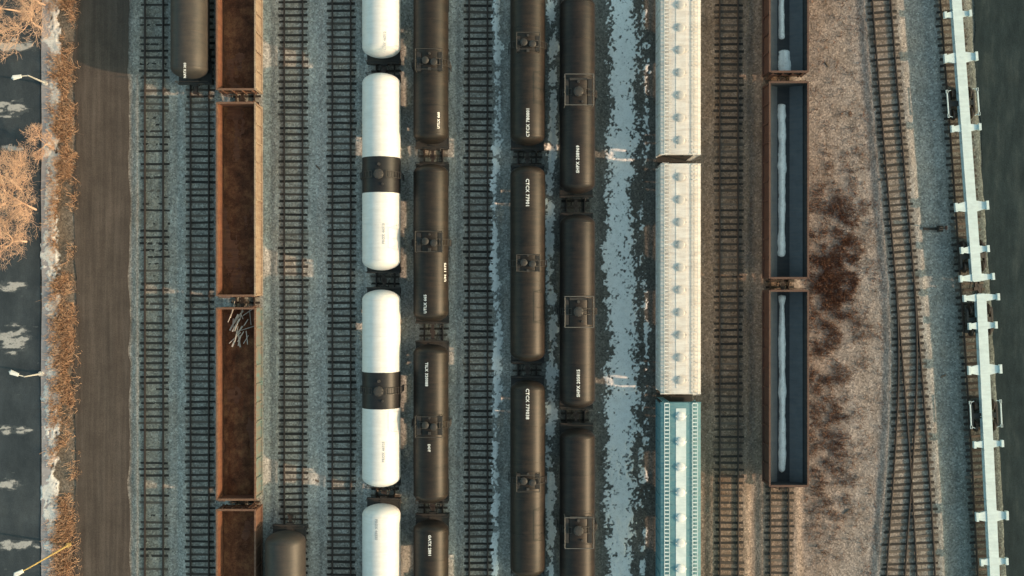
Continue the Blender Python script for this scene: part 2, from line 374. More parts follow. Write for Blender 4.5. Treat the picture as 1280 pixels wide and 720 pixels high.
# ------------------------------------------------------------- shared parts
C={}
def cache(k,fn):
    if k not in C: C[k]=fn()
    return C[k]
def m_wheel():
    mb=MB(); mb.tube((-.06,0,0),(.07,0,0),.42,.42,20); mb.tube((.05,0,0),(.09,0,0),.47,.45,20); return mb.mesh('wheel',['rail'])
def m_frame():
    mb=MB()
    for s in(-1,1):
        mb.box(s*1.0,0,.62,.14,.75,.42); mb.box(s*1.0,0,.80,.15,1.75,.12)
        for t in(-1,1):
            mb.box(s*1.0,t*.87,.56,.20,.32,.30); mb.add([(s*1.0-.06,t*.35,.40),(s*1.0+.06,t*.35,.40),(s*1.0+.06,t*.85,.66),(s*1.0-.06,t*.85,.66),(s*1.0-.06,t*.35,.54),(s*1.0+.06,t*.35,.54),(s*1.0+.06,t*.85,.78),(s*1.0-.06,t*.85,.78)],[(0,1,2,3),(4,7,6,5),(0,3,7,4),(1,5,6,2),(0,4,5,1),(2,6,7,3)])
    mb.box(0,0,.72,2.0,.42,.26); mb.tube((0,0,.8),(0,0,.98),.2,.2,12)
    for t in(-1,1): mb.tube((-.85,t*.87,.645),(.85,t*.87,.645),.08,.08,8)
    return mb.mesh('truck',['steel'])
def truck(root,y):
    t=obj('truck',cache('truck',m_frame),root,(0,y,0))
    for sx in(-1,1):
        for sy in(-1,1): obj('wheel',cache('wheel',m_wheel),t,(sx*.755,sy*.87,.645),(0,0,0 if sx<0 else math.pi))
def m_coupler():
    mb=MB(); mb.box(0,.25,.95,.22,.7,.24); mb.box(.05,.68,.95,.34,.26,.30); mb.box(-.14,.80,.95,.12,.22,.28); mb.tube((.3,.1,.75),(.38,.7,.55),.035,.035,6); return mb.mesh('coupler',['rail'])
def couplers(root,y):
    obj('coupler',cache('coupler',m_coupler),root,(0,y,0)); obj('coupler',cache('coupler',m_coupler),root,(0,-y,0),(0,0,math.pi))

def lettering(root,text,size,yc,r,zc,side,ang,mat='letter',name='lettering'):
    cu=bpy.data.curves.new('t','FONT'); cu.body=text; cu.size=size; cu.align_x='CENTER'; cu.align_y='CENTER'; cu.offset=.012; cu.space_character=1.14
    cu.resolution_u=2
    to=bpy.data.objects.new('t',cu); COL.objects.link(to)
    bpy.context.view_layer.update(); dg=bpy.context.evaluated_depsgraph_get()
    me=bpy.data.meshes.new_from_object(to.evaluated_get(dg)); bpy.data.objects.remove(to)
    for v in me.vertices:
        tx,ty=v.co.x,v.co.y
        a=math.radians(ang)-ty/r
        v.co=Vector((side*math.sin(a)*(r+.016),yc+side*tx,zc+math.cos(a)*(r+.016)))
    me.materials.clear(); me.materials.append(M[mat]); me.update()
    return obj(name,me,root)

# ------------------------------------------------------------- tank cars
def m_tank(L,r,zc,mat,band=None):
    mb=MB(); n=56; d=r*.52; h=L/2; ringsy=[]
    K=9
    for k in range(K+1):
        a=math.pi/2*k/K; ringsy.append((-(h-d)-d*math.cos(a),max(r*math.sin(a),.004)))
    cuts=[-(h-d)+ (2*(h-d))*i/8 for i in range(1,8)]
    if band: cuts=[c for c in cuts if abs(c-band[0])>.3 and abs(c-band[1])>.3]+[band[0],band[1]]
    for c in sorted(cuts): ringsy.append((c,r))
    for k in range(K,-1,-1):
        a=math.pi/2*k/K; ringsy.append(((h-d)+d*math.cos(a),max(r*math.sin(a),.004)))
    vs=[]
    for y,q in ringsy:
        for i in range(n):
            a=2*math.pi*i/n; vs.append((q*math.sin(a),y,zc+q*math.cos(a)))
    mb.v+=vs
    for k in range(len(ringsy)-1):
        ym=(ringsy[k][0]+ringsy[k+1][0])/2; mi=1 if band and band[0]<ym<band[1] else 0
        for i in range(n):
            mb.f.append((k*n+i,(k+1)*n+i,(k+1)*n+(i+1)%n,k*n+(i+1)%n)); mb.m.append(mi); mb.sm.append(True)
    seams=[-(h-d)+2*(h-d)*i/5 for i in range(0,6)]
    for sy in seams:
        mi=1 if band and band[0]<sy<band[1] else 0
        w=.035; q=r+.012; vs=[]
        for yy,qq in((sy-w,r-.002),(sy-w*.8,q),(sy+w*.8,q),(sy+w,r-.002)):
            for i in range(n):
                a=2*math.pi*i/n; vs.append((qq*math.sin(a),yy,zc+qq*math.cos(a)))
        mb.add(vs,[(k*n+i,(k+1)*n+i,(k+1)*n+(i+1)%n,k*n+(i+1)%n) for k in range(3) for i in range(n)],mi,False)
    return mb.mesh('tank',[mat,'blackband'])
def m_under(L,r,zc):
    mb=MB(); h=L/2
    for s in(-1,1):
        mb.box(0,s*(h-1.4),1.12,.55,3.4,.35)
        mb.box(0,s*(h+.12),1.22,2.75,.16,.30)
        mb.box(0,s*(h-.35),1.20,2.6,.8,.06)
        mb.box(0,s*(h-1.9),1.30,2.3,.35,.5)
        for t in(-1,1):
            mb.box(t*1.3,s*(h-.75),1.18,.10,1.7,.14)
            mb.box(t*1.3,s*(h-.1),.8,.08,.45,.6)
            mb.box(t*.95,s*(h-1.9),1.65,.5,.35,.45)
            mb.tube((t*1.32,s*(h+.15),1.3),(t*1.32,s*(h+.15),2.3),.025,n=6)
        mb.tube((-1.32,s*(h+.15),2.3),(1.32,s*(h+.15),2.3),.028,n=6)
    mb.tube((.45,-.8,1.0),(.45,.9,1.0),.2,.2,12); mb.box(-.4,0,.98,.35,.5,.4)
    for t in(-1,1): mb.box(t*1.36,0,1.25,.06,2.2,.10)
    return mb.mesh('underframe',['steel'])
def m_platform(kind,r,zc):
    mb=MB(); zt=zc+r
    if kind=='frame':
        for s in(-1,1):
            mb.box(s*.92,0,zt-.18,.34,2.1,.05)
            for t in(-1,1): mb.box(s*.92,t*.9,zt-.38,.34,.06,.40)
        mb.box(0,1.0,zt+.03,1.4,.20,.04)
    elif kind=='short':
        for s in(-1,1):
            mb.box(s*.85,0,zt-.14,.36,1.5,.05)
            mb.box(s*.88,.6,zt-.32,.30,.06,.34); mb.box(s*.88,-.6,zt-.32,.30,.06,.34)
    else:
        for s in(-1,1): mb.box(s*.75,0,zt-.12,.30,1.2,.05)
    return mb.mesh('platform',['grate'])
def m_handrail(kind,r,zc):
    mb=MB(); zt=zc+r
    wx,wy=(1.12,1.2) if kind=='frame' else (1.05,.80) if kind=='short' else (.9,.65)
    zr=zt+(.95 if kind=='frame' else .9)
    for s in(-1,1):
        mb.tube((s*wx,-wy,zr),(s*wx,wy,zr),.028,n=6); mb.tube((-wx,s*wy,zr),(wx,s*wy,zr),.028,n=6)
    for a in(-1,1):
        for b in(-1,0,1): mb.tube((a*wx,b*wy,zt-.35),(a*wx,b*wy,zr),.026,n=6)
    return mb.mesh('handrail',['fit' if kind!='frame' else 'railing'])
def m_manway(kind,r,zc):
    mb=MB(); zt=zc+r-.06
    if kind in('frame','band'):
        mb.tube((0,0,zt-.1),(0,0,zt+.22),.34,.34,20); mb.tube((0,0,zt+.22),(0,0,zt+.28),.40,.40,20); mb.dome(0,0,zt+.28,.38,.08,20)
        for i in range(8):
            a=i*math.pi/4; mb.tube((.36*math.cos(a),.36*math.sin(a),zt+.26),(.36*math.cos(a),.36*math.sin(a),zt+.35),.035,n=6)
        mb.tube((0,.78,zt-.05),(0,.78,zt+.22),.12,.12,10); mb.tube((.3,-.78,zt-.1),(.3,-.78,zt+.2),.09,.09,10)
    else:
        for x,y in((-.32,.05),(.36,-.08)):
            mb.tube((x,y,zt-.15),(x,y,zt+.25),.24,.24,18); mb.tube((x,y,zt+.25),(x,y,zt+.30),.29,.29,18); mb.dome(x,y,zt+.30,.26,.06,18)
        mb.tube((0,.6,zt-.05),(0,.6,zt+.25),.09,.09,10); mb.box(0,-.6,zt+.1,.22,.22,.25)
    return mb.mesh('manway',['fit'])
def m_ladder(s,r,zc):
    mb=MB(); pts=[]
    for i in range(9):
        a=math.radians(20+ i*10.5); pts.append((s*(r+.14)*math.sin(a),zc+(r+.14)*math.cos(a)))
    pts.append((s*(r+.14),1.2))
    for yy in(-.24,.24):
        for (x0,z0),(x1,z1) in zip(pts,pts[1:]): mb.tube((x0,yy,z0),(x1,yy,z1),.024,n=6)
    for x,z in pts: mb.tube((x,-.24,z),(x,.24,z),.02,n=6)
    for z in(2.2,1.8,1.4): mb.tube((s*(r+.14),-.24,z),(s*(r+.14),.24,z),.02,n=6)
    return mb.mesh('ladder',['fit'])
def m_brake():
    mb=MB(); n=14
    for i in range(n):
        a=2*math.pi*i/n;b=2*math.pi*(i+1)/n; mb.tube((.28*math.cos(a),0,.28*math.sin(a)),(.28*math.cos(b),0,.28*math.sin(b)),.02,n=5,cap=False)
    for i in range(4):
        a=math.pi/2*i; mb.tube((0,0,0),(.28*math.cos(a),0,.28*math.sin(a)),.015,n=5)
    mb.tube((0,-.2,0),(0,.03,0),.04,n=8); return mb.mesh('brake_wheel',['fit'])
def tank_car(pxc,py0,py1,r,mat,kind,label,band=None,texts=(),zc=2.72,group='tank cars'):
    L=(py1-py0)/F*(H-zc); yc=(WY(py0,zc)+WY(py1,zc))/2; x=pxc
    L=round(L,2)
    root=top('tank_car',None,label,'railway tank car',loc=(x,yc,0),group=group)
    key=(L,r,mat,str(band))
    b=(WY(band[1],zc+r)-yc,WY(band[0],zc+r)-yc) if band else None
    obj('tank',cache(('tank',)+key,lambda:m_tank(L,r,zc,mat,b)),root)
    obj('underframe',cache(('uf',L,r),lambda:m_under(L,r,zc)),root)
    if kind!='band':
        obj('platform',cache(('pl',kind,r),lambda:m_platform(kind,r,zc)),root)
        obj('handrail',cache(('hr',kind,r),lambda:m_handrail(kind,r,zc)),root)
    bm=(b[0]+b[1])/2 if b else 0
    obj('manway',cache(('mw',kind,r),lambda:m_manway(kind,r,zc)),root,(0,bm,0))
    for s in(-1,1): obj('ladder',cache(('ld',s,r),lambda:m_ladder(s,r,zc)),root,(0,bm,0))
    for s in(-1,1): truck(root,s*(L/2-1.7))
    couplers(root,L/2+.1)
    obj('brake_wheel',cache('bw',m_brake),root,(.7,-(L/2+.3),2.0))
    for (t,size,py,side,ang,lm) in texts:
        lettering(root,t,size,WY(py,zc+r)-yc,r,zc,side,ang,lm)
    return root
xW=WX(482);xB=WX(542);xT=WX(659);xU=WX(719)
gw='white tank cars with black bands'
for a,b,bd,tx in((-174,72,(-70,-25),[("PROX 46312",.27,52,1,18,'letterg')]),(92,338,(195,240),[("PROX 46318",.27,292,1,14,'letterg')]),(362,608,(466,512),[("PROX 46325",.27,565,1,14,'letterg')]),(630,876,(735,780),[("PROX 46330",.27,662,-1,8,'letterg')])):
    tank_car(xW,a,b,1.52,'white','band','white tank car with black middle band on track',bd,tx,group=gw)
gb='short black tank cars'
for a,b,tx in((-17,180,[("UTLX 660",.27,150,1,30,'letter')]),(205,402,[("UTLX 665",.31,380,1,-14,'letter'),("UN 1075",.36,340,1,58,'letter')]),(430,628,[("TILX 320088",.31,468,-1,10,'letter'),("DOT",.26,560,-1,2,'letter')]),(650,848,[("GATX 2801",.30,682,-1,0,'letter')])):
    tank_car(xB,a,b,1.40,'black','short','short black tank car with middle platform',None,tx,group=gb)
gt='long dark brown tank cars'
for a,b,tx in((-63,182,[("CTCX 780001",.34,153,1,0,'letter')]),(207,452,[("CTCX 77901",.36,241,-1,2,'letter')]),(475,720,[("CTCX 779038",.36,505,-1,2,'letter')])):
    tank_car(xT,a,b,1.40,'black2','twin','long dark tank car with twin hatches on top',None,tx,group=gt)
gu='dark tank cars with railed platforms'
for a,b,tx in((-4,242,[("SHPX 208969",.34,199,1,-2,'letter')]),(268,510,[("SHPX 205815",.34,479,1,0,'letter')]),(535,780,[])):
    tank_car(xU,a,b,1.42,'black3','frame','dark tank car with railed platform beside snow',None,tx,group=gu)
tank_car(WX(250),-150,98,1.45,'greytank','short','dusty grey tank car standing near a dirt road',None,[("NATX 303",.24,88,1,4,'letter')],group='single tank cars')
tank_car(WX(366),664,900,1.60,'greytank','short','dusty brown-grey tank car with end platform',None,[],group='single tank cars')

# ------------------------------------------------------------- covered hoppers
def hopper(py0,py1,mat,label):
    zt=4.55; L=(py1-py0)/F*(H-zt); yc=(WY(py0,zt)+WY(py1,zt))/2; W=3.18
    blue=mat=='hopb'
    root=top('covered_hopper_car',None,label,'railway hopper car',loc=(WX(840),yc,0),group='covered hopper cars')
    h=L/2
    mb=MB(); w=W/2
    prof=[(-w*.86,1.35),(-w*.96,1.9),(-w*.96,3.9),(-w*.95,4.28),(w*.95,4.28),(w*.96,3.9),(w*.96,1.9),(w*.86,1.35)]
    vs=[(x,s*(h-.9 if z<1.6 else h-.15),z) for s in(-1,1) for x,z in prof]; n=len(prof)
    mb.add(vs,[(i,(i+1)%n,n+(i+1)%n,n+i) for i in range(n)]+[tuple(range(n)),tuple(range(2*n-1,n-1,-1))])
    k=int(L/1.05)
    for i in range(k+1):
        y=-(h-.25)+(2*h-.5)*i/k
        for s in(-1,1): mb.box(s*(w*.96+.035),y,2.9,.08,.10,2.1)
    for s in(-1,1): mb.box(s*(w*.96+.02),0,4.12,.10,L-.2,.16); mb.box(s*(w*.96+.02),0,1.75,.10,L-.2,.18)
    obj('body',mb.mesh('body',[mat]),root)
    mb=MB(); K=10; vs=[]
    for s in(-1,1):
        for i in range(K+1):
            u=-1+2*i/K; vs.append((u*w*.99,s*(h-.02),4.32+.16*(1-u*u)))
    mb.add(vs,[(i,i+1,K+2+i,K+1+i) for i in range(K)],0,True)
    m=int(L/.98)
    for i in range(m+1):
        y=-(h-.06)+(2*h-.12)*i/m
        for j in range(K):
            if 3<=j<=6: continue
            u0=-1+2*j/K;u1=-1+2*(j+1)/K
            z0=4.32+.16*(1-u0*u0);z1=4.32+.16*(1-u1*u1); q=[(u0*w,y-.03,z0-.02),(u1*w,y-.03,z1-.02),(u1*w,y+.03,z1-.02),(u0*w,y+.03,z0-.02)]
            q2=[(a,b,c+.052) for a,b,c in q]
            mb.add(q+q2,[(4,5,6,7),(0,1,5,4),(2,3,7,6),(1,2,6,5),(3,0,4,7)])
    mb.box(0,h-.03,4.25,W,.06,.3); mb.box(0,-h+.03,4.25,W,.06,.3)
    obj('roof',mb.mesh('roof',[mat]),root)
    mb=MB()
    mb.box(0,0,4.475,.80,L-1.0,.03)
    for i in range(m+1): mb.box(0,-(h-.5)+(2*h-1)*i/m,4.495,.76,.05,.015)
    obj('hatch_trough',mb.mesh('hatch_trough',['hopbc' if blue else 'hopw']),root)
    def mh():
        q=MB(); q.tube((0,0,4.46),(0,0,4.56),.29,.29,20); q.tube((0,0,4.56),(0,0,4.60),.33,.33,20); q.dome(0,0,4.60,.30,.045,20)
        q.box(.38,0,4.55,.10,.14,.10); q.box(-.38,0,4.55,.08,.08,.10); return q.mesh('hatch',['lampwhite' if blue else 'hatch'])
    nh=10 if not blue else 9
    for i in range(nh):
        obj('hatch',cache(('hatch',mat),mh),root,(0,-h+1.1+(L-2.2)*i/(nh-1),0))
    def mr():
        q=MB()
        for j in(-1,1): q.box(.19*j,0,4.52,.045,L-.1,.04)
        t=int(L/.30)
        for i in range(t+1): q.box(0,-h+.08+(L-.16)*i/t,4.512,.36,.09,.022)
        t=int(L/1.2)
        for i in range(t+1): q.box(0,-h+.1+(L-.2)*i/t,4.44,.42,.06,.10)
        return q.mesh('running_board',['hopbc' if blue else 'hopw'])
    for s in(-1,1): obj('running_board',cache(('rb',mat,round(L,1)),mr),root,(s*1.10,0,.01))
    mb=MB()
    for c in(-.3,0,.3):
        y=c*L
        vs=[(-1.3,y-2.3,1.6),(1.3,y-2.3,1.6),(1.3,y+2.3,1.6),(-1.3,y+2.3,1.6),(-.6,y-.5,.55),(.6,y-.5,.55),(.6,y+.5,.55),(-.6,y+.5,.55)]
        mb.add(vs,[(0,1,2,3),(4,7,6,5),(0,4,5,1),(1,5,6,2),(2,6,7,3),(3,7,4,0)])
    obj('discharge_bay',mb.mesh('discharge_bay',[mat]),root)
    mb=MB()
    for s in(-1,1):
        mb.box(0,s*(h-.05),1.2,2.9,.5,.22); mb.box(0,s*(h-1.2),1.1,.6,2.4,.4)
    obj('underframe',mb.mesh('underframe',['steel']),root)
    for s in(-1,1):
        q=MB()
        for t in(-.22,.22): q.tube((s*1.2+t,-s*(h+.06),1.2),(s*1.2+t,-s*(h+.06),4.5),.025,n=6)
        for i in range(9): q.tube((s*1.2-.22,-s*(h+.06),1.4+.36*i),(s*1.2+.22,-s*(h+.06),1.4+.36*i),.02,n=6)
        obj('ladder',q.mesh('ladder',[mat]),root)
    for s in(-1,1): truck(root,s*(h-1.6))
    couplers(root,h-.15); obj('brake_wheel',cache('bw',m_brake),root,(-.6,-(h+.22),3.2))
hopper(-96,193,'hopw','cream covered hopper car with round roof hatches')
hopper(204,493,'hopw','cream covered hopper car with round roof hatches')
hopper(503,792,'hopb','teal covered hopper car with white roof hatches')

# ------------------------------------------------------------- gondolas
def gondola(px,py0,py1,inner,outerL,outerR,label,group,zt=2.95,W=3.08,rim='rustrim',slope=False):
    L=(py1-py0)/F*(H-zt); yc=(WY(py0,zt)+WY(py1,zt))/2; h=L/2; w=W/2
    root=top('gondola_car',None,label,'railway gondola car',loc=(WX(px),yc,0),group=group)
    zf=1.25
    mb=MB(); mb.box(0,0,zf-.05,W-.12,L-.1,.10)
    k=int(L/1.2)
    for i in range(k): mb.box(0,-h+.6+(L-1.2)*i/(k-1),zf+.008,W-.2,.06,.016)
    obj('floor',mb.mesh('floor',[inner]),root)
    for s,om in((-1,outerL),(1,outerR)):
        mb=MB()
        a,b=s*(w-.09),s*(w-.02)
        y0,y1=-h,h
        vs=[(a,y0,zf-.1),(a,y1,zf-.1),(a,y1,zt-.1),(a,y0,zt-.1),(b,y0,zf-.35),(b,y1,zf-.35),(b,y1,zt-.1),(b,y0,zt-.1)]
        mb.add(vs,[(0,1,2,3)],0); mb.add(vs,[(4,5,6,7)],1); mb.add(vs,[(0,3,7,4),(1,2,6,5),(0,1,5,4)],1)
        n=11
        for i in range(n):
            y=-h+.12+(L-.24)*i/(n-1); mb.box(s*(w+.030),y,(zf+zt)/2-.2,.10,.14,zt-zf-.05,1)
            mb.box(s*(w-.10),y,(zf+zt)/2,.025,.07,zt-zf-.25,0)
        mb.box(s*(w-.01),0,zt-.04,.13,L+.04,.14,2)
        mb.box(s*(w+.02),0,zf-.30,.14,L,.20,1)
        obj('side_wall',mb.mesh('side_wall',[inner,om,rim if om!='tanside' else 'tanside']),root)
        if slope:
            mb=MB(); q0,q1=s*(w-.13),s*.50
            mb.add([(q0,-h+.1,zf+.62),(q0,h-.1,zf+.62),(q1,h-.1,zf+.03),(q1,-h+.1,zf+.03)],[(0,1,2,3)])
            for i in range(n):
                y=-h+.12+(L-.24)*i/(n-1); mb.add([(q0,y-.04,zf+.645),(q0,y+.04,zf+.645),(q1,y+.04,zf+.055),(q1,y-.04,zf+.055)],[(0,1,2,3)])
            obj('slope_sheet',mb.mesh('slope_sheet',['slope']),root)
    for s in(-1,1):
        mb=MB(); mb.box(0,s*(h-.05),(zf+zt)/2-.12,W-.2,.07,zt-zf+.02); mb.box(0,s*(h-.03),zt-.035,W-.19,.16,.13,1)
        for i in range(4): mb.box(-1.2+.8*i,s*(h+.03),(zf+zt)/2-.15,.10,.10,zt-zf-.2,1)
        mb.box(0,s*(h+.03),zf+.7,W-.3,.08,.12,1)
        obj('end_wall',mb.mesh('end_wall',[inner,rim]),root)
    mb=MB(); mb.box(0,0,.92,.6,L-.3,.36)
    for i in range(9): mb.box(0,-h+.9+(L-1.8)*i/8,.98,W-.5,.14,.2)
    obj('underframe',mb.mesh('underframe',['steel']),root)
    for s in(-1,1):
        q=MB()
        for t in(-.2,.2): q.tube((s*(w-.35)+t,s*(h+.14),.7),(s*(w-.35)+t,s*(h+.14),2.85),.025,n=6)
        for i in range(6): q.tube((s*(w-.35)-.2,s*(h+.14),.8+.38*i),(s*(w-.35)+.2,s*(h+.14),.8+.38*i),.02,n=6)
        obj('ladder',q.mesh('ladder',[rim]),root)
        truck(root,s*(h-1.7))
    couplers(root,h-.1); obj('brake_wheel',cache('bw',m_brake),root,(-.5,-(h+.32),2.2))
    return yc,L,zf
gl='rusty open gondola cars'; GX=307
A1=gondola(GX,-130,112,'rustin','rustrim','tanside','empty rusty gondola car with tan outer side',gl)
A2=gondola(GX,128,370,'rustin','rustrim','tanside','empty rusty gondola car with tan outer side',gl)
A3=gondola(GX,385,625,'rustin','rustrim','tealside','rusty gondola car with green side holding scrap',gl)
A4=gondola(GX,637,880,'rustin','rustrim','rustrim','rusty brown gondola car with dirty floor',gl)
gr='red-brown gondola cars with blue-grey lining'
R=[]
for a,b in((-156,90),(102,348),(363,608)):
    R.append(gondola(974,a,b,'bluelining','redside','redside','red-brown gondola car with snow on its floor',gr,rim='redrim',slope=True))
def load_dirt(px,yc,L,zf,seed,amp,label,mat='dirtload'):
    x=WX(px); xs=np.linspace(x-1.42,x+1.42,32); ys=np.linspace(yc-L/2+.1,yc+L/2-.1,150)
    def z(X,Y): return zf+.0+(fbm(X*.8+seed,Y*.35+seed,5)-.36)*amp+(fbm(X*4+seed,Y*4,3)-.5)*.08
    top('dirt_load',grid_mesh('dirt_load',xs,ys,z,mat),label,'dirt',kind='stuff')
for q,(a,s,am) in enumerate(((A1,3,.35),(A2,11,.4),(A3,23,.9),(A4,37,.35))):
    load_dirt(GX,a[0],a[1],a[2],s,am,'rusty dirt spread over a gondola car floor')
for i,(yc,L,zf) in enumerate(R):
    x=WX(974)
    P=[(-.12,.30,-L*.38,L*.40)] if i==1 else [(-.10,.28,-L*.44,L*.47)] if i==2 else [(.12,.50,-L*.49,-L*.37),(-.12,.22,-L*.3,L*.4)]
    xs=np.arange(x-.95,x+.95,.05); ys=np.arange(yc-L/2+.1,yc+L/2-.1,.08)
    X,Y=np.meshgrid(xs,ys); m=np.full(X.shape,-1.0)
    for ox,w,a,b in P:
        ww=w*(.62+.75*fbm(Y*.6+i*9,Y*0+i,4)); cx=x+ox+(fbm(Y*.25+i*5,Y*0+3,2)-.5)*.10
        t=1-((X-cx)/ww)**2-8*np.clip(a-(Y-yc),0,1)-8*np.clip((Y-yc)-b,0,1); m=np.maximum(m,t)
    m=m+(fbm(X*3,Y*2.2,5)-.5)*.8
    Z=zf+.02+np.clip(m,-.6,1)*.24
    me=grid_mesh('snow',xs,ys,lambda a_,b_:Z,'snow'); setattrf(me,'cover',m+.25)
    top('snow',me,'straight ridge of snow lying along gondola car floor','snow',kind='stuff')
mb=MB()
for i in range(22):
    a=random.gauss(1.35,.5); c=Vector((random.uniform(-.7,.9),random.uniform(-1.4,1.2),random.uniform(.5,1.1))); l=random.uniform(.5,1.6)
    d=Vector((math.cos(a),math.sin(a),random.uniform(-.1,.1)))*l/2
    if i%3: mb.tube(c-d,c+d,.036,n=6)
    else:
        n=Vector((-d.y,d.x,0)).normalized()*.06; mb.add([c-d-n,c+d-n,c+d+n,c-d+n,c-d-n-Vector((0,0,.05)),c+d-n-Vector((0,0,.05)),c+d+n-Vector((0,0,.05)),c-d+n-Vector((0,0,.05))],[(0,1,2,3),(4,7,6,5),(0,4,5,1),(2,6,7,3)])
top('scrap_pile',mb.mesh('scrap_pile',['scrap']),'heap of grey scrap bars in a rusty gondola','scrap metal',loc=(WX(GX)+.1,WY(404,1.5),1.25))

# ------------------------------------------------------------- spine cars
def spine_car(p0,p1,arms,pads,label):
    z=1.18; a=Vector((WX(p0[0],z),WY(p0[1],z),0)); b=Vector((WX(p1[0],z),WY(p1[1],z),0))
    c=(a+b)/2; L=(a-b).length; ang=math.atan2((a-b).y,(a-b).x)-math.pi/2
    root=top('spine_car',None,label,'railway spine car',loc=c,rot=(0,0,ang),group='white spine container cars')
    def yl(py): return (WY(py,z)-c.y)/math.cos(ang)
    mb=MB(); h=L/2
    mb.box(0,0,1.0,.56,L,.5); mb.box(0,0,1.265,.78,L-.1,.03); mb.box(0,0,.74,.72,L-.2,.03)
    n=int(L/1.3)
    for i in range(n):
        for s in(-1,1): mb.box(s*.33,-h+.5+(L-1)*i/(n-1),1.0,.10,.05,.46)
        mb.box(0,-h+.5+(L-1)*i/(n-1),1.286,.70,.04,.012)
    obj('centre_sill',mb.mesh('centre_sill',['spine']),root)
    for py,hw,wd in arms:
        mb=MB()
        for s in(-1,1):
            vs=[(s*.39,-wd*.9,1.22),(s*hw,-wd*.5,1.22),(s*hw,wd*.5,1.22),(s*.39,wd*.9,1.22),(s*.39,-wd*.8,.86),(s*hw,-wd*.5,1.02),(s*hw,wd*.5,1.02),(s*.39,wd*.8,.86)]
            mb.add(vs,[(0,1,2,3),(4,7,6,5),(0,4,5,1),(1,5,6,2),(2,6,7,3)])
            mb.box(s*(hw+.02),0,1.22,.20,wd+.22,.30)
        obj('cross_arm',mb.mesh('cross_arm',['spine']),root,(0,yl(py),0))
    for py,s in pads:
        mb=MB(); x=s*1.25
        mb.box(x,0,1.05,.09,2.2,.10)
        for t in(-1,1): mb.box(x,t*1.0,1.04,.16,.26,.12); mb.tube((x,t*1.0,1.02),(s*.9,t*1.1,1.0),.03,n=6)
        obj('side_step',mb.mesh('side_step',['spine']),root,(0,yl(py),0))
    return root,yl,h
r1,yl,h=spine_car((1191,-60),(1221,352),[(18,1.0,.30),(72,1.25,.50),(160,1.1,.34),(258,1.25,.50),(312,1.05,.34),(347,1.3,.34)],[(128,-1),(128,1)],'white spine container car with cross arms')
truck(r1,yl(128)); truck(r1,yl(320)); couplers(r1,h-.1)
r2,yl,h=spine_car((1226,367),(1247,800),[(372,1.35,.34),(407,1.05,.34),(462,1.25,.50),(555,1.1,.34),(645,1.2,.50),(702,1.0,.34)],[(518,-1),(518,1)],'white spine container car with cross arms')
truck(r2,yl(400)); truck(r2,yl(520)); couplers(r2,h-.1)

# ------------------------------------------------------------- switch stand, debris
root=top('switch_stand',None,'dark switch stand on sleepers beside the turnout','switch stand',loc=(WX(1166),WY(286),0))
mb=MB(); mb.box(0,0,.02,1.6,.22,.12); mb.box(.55,0,.12,.5,.5,.12)
obj('base',mb.mesh('base',['sleeper']),root)
mb=MB(); mb.tube((.5,0,.15),(.5,0,1.3),.05,.04,8); mb.box(.5,0,.35,.3,.26,.35); obj('stand',mb.mesh('stand',['steel']),root)
mb=MB(); mb.box(.5,0,1.45,.04,.32,.32); obj('target',mb.mesh('target',['redside']),root)
mb=MB(); mb.tube((.4,0,.5),(1.1,.25,.25),.03,.03,6); obj('lever',mb.mesh('lever',['fit']),root)
rnd=random.Random(5)
for (px,py) in ((398,210),(392,600),(229,430),(565,300),(634,520),(1060,640),(1035,80),(1180,470),(1172,150),(908,250),(906,668),(170,560)):
    mb=MB(); l=rnd.uniform(.35,.9); mb.box(0,0,.02,l,rnd.uniform(.08,.16),.06); mb.box(l*.2,.03,.06,l*.3,.07,.04)
    top('timber_scrap',mb.mesh('timber_scrap',['plank']),'short piece of weathered timber lying on gravel','timber',loc=(WX(px),WY(py),-.17),rot=(0,0,rnd.uniform(0,3)),group='loose timber scraps')

# ------------------------------------------------------------- lamps
def lamp(pxb,pyb,hgt,arm,pole,label,n='street_lamp'):
    root=top(n,None,label,'street lamp',loc=(WX(pxb),WY(pyb),-.1),group='parking lot lamps')
    mb=MB(); mb.tube((0,0,0),(0,0,hgt),.085,.05,10); mb.tube((0,0,0),(0,0,.35),.2,.2,12); obj('pole',mb.mesh('pole',[pole]),root)
    mb=MB(); ax,ay=arm; mb.tube((0,0,hgt-.1),(ax,ay,hgt+.15),.045,.04,8); obj('arm',mb.mesh('arm',[pole]),root)
    l=math.hypot(ax,ay); ux,uy=ax/l,ay/l; mb=MB()
    nx,ny=-uy,ux
    def P(t,s,z): return (ax+ux*t+nx*s,ay+uy*t+ny*s,hgt+.15+z)
    vs=[P(-.1,-.14,-.07),P(.6,-.2,-.07),P(.75,0,-.07),P(.6,.2,-.07),P(-.1,.14,-.07),P(-.1,-.1,.05),P(.5,-.14,.09),P(.62,0,.08),P(.5,.14,.09),P(-.1,.1,.05)]
    mb.add(vs,[(4,3,2,1,0),(5,6,7,8,9)]+[(i,(i+1)%5,5+(i+1)%5,5+i) for i in range(5)]); obj('lamp_head',mb.mesh('lamp_head',['lampwhite']),root)
lamp(57,104,3.2,(-.55,-.1),'lampgrey','grey pole lamp with white head beside pavement')
lamp(52,467,3.1,(-.5,.18),'lampgrey','grey pole lamp with white head beside pavement')
lamp(86,681,7.0,(-.5,-.25),'yellow','tall yellowish pole lamp beside dirt road')

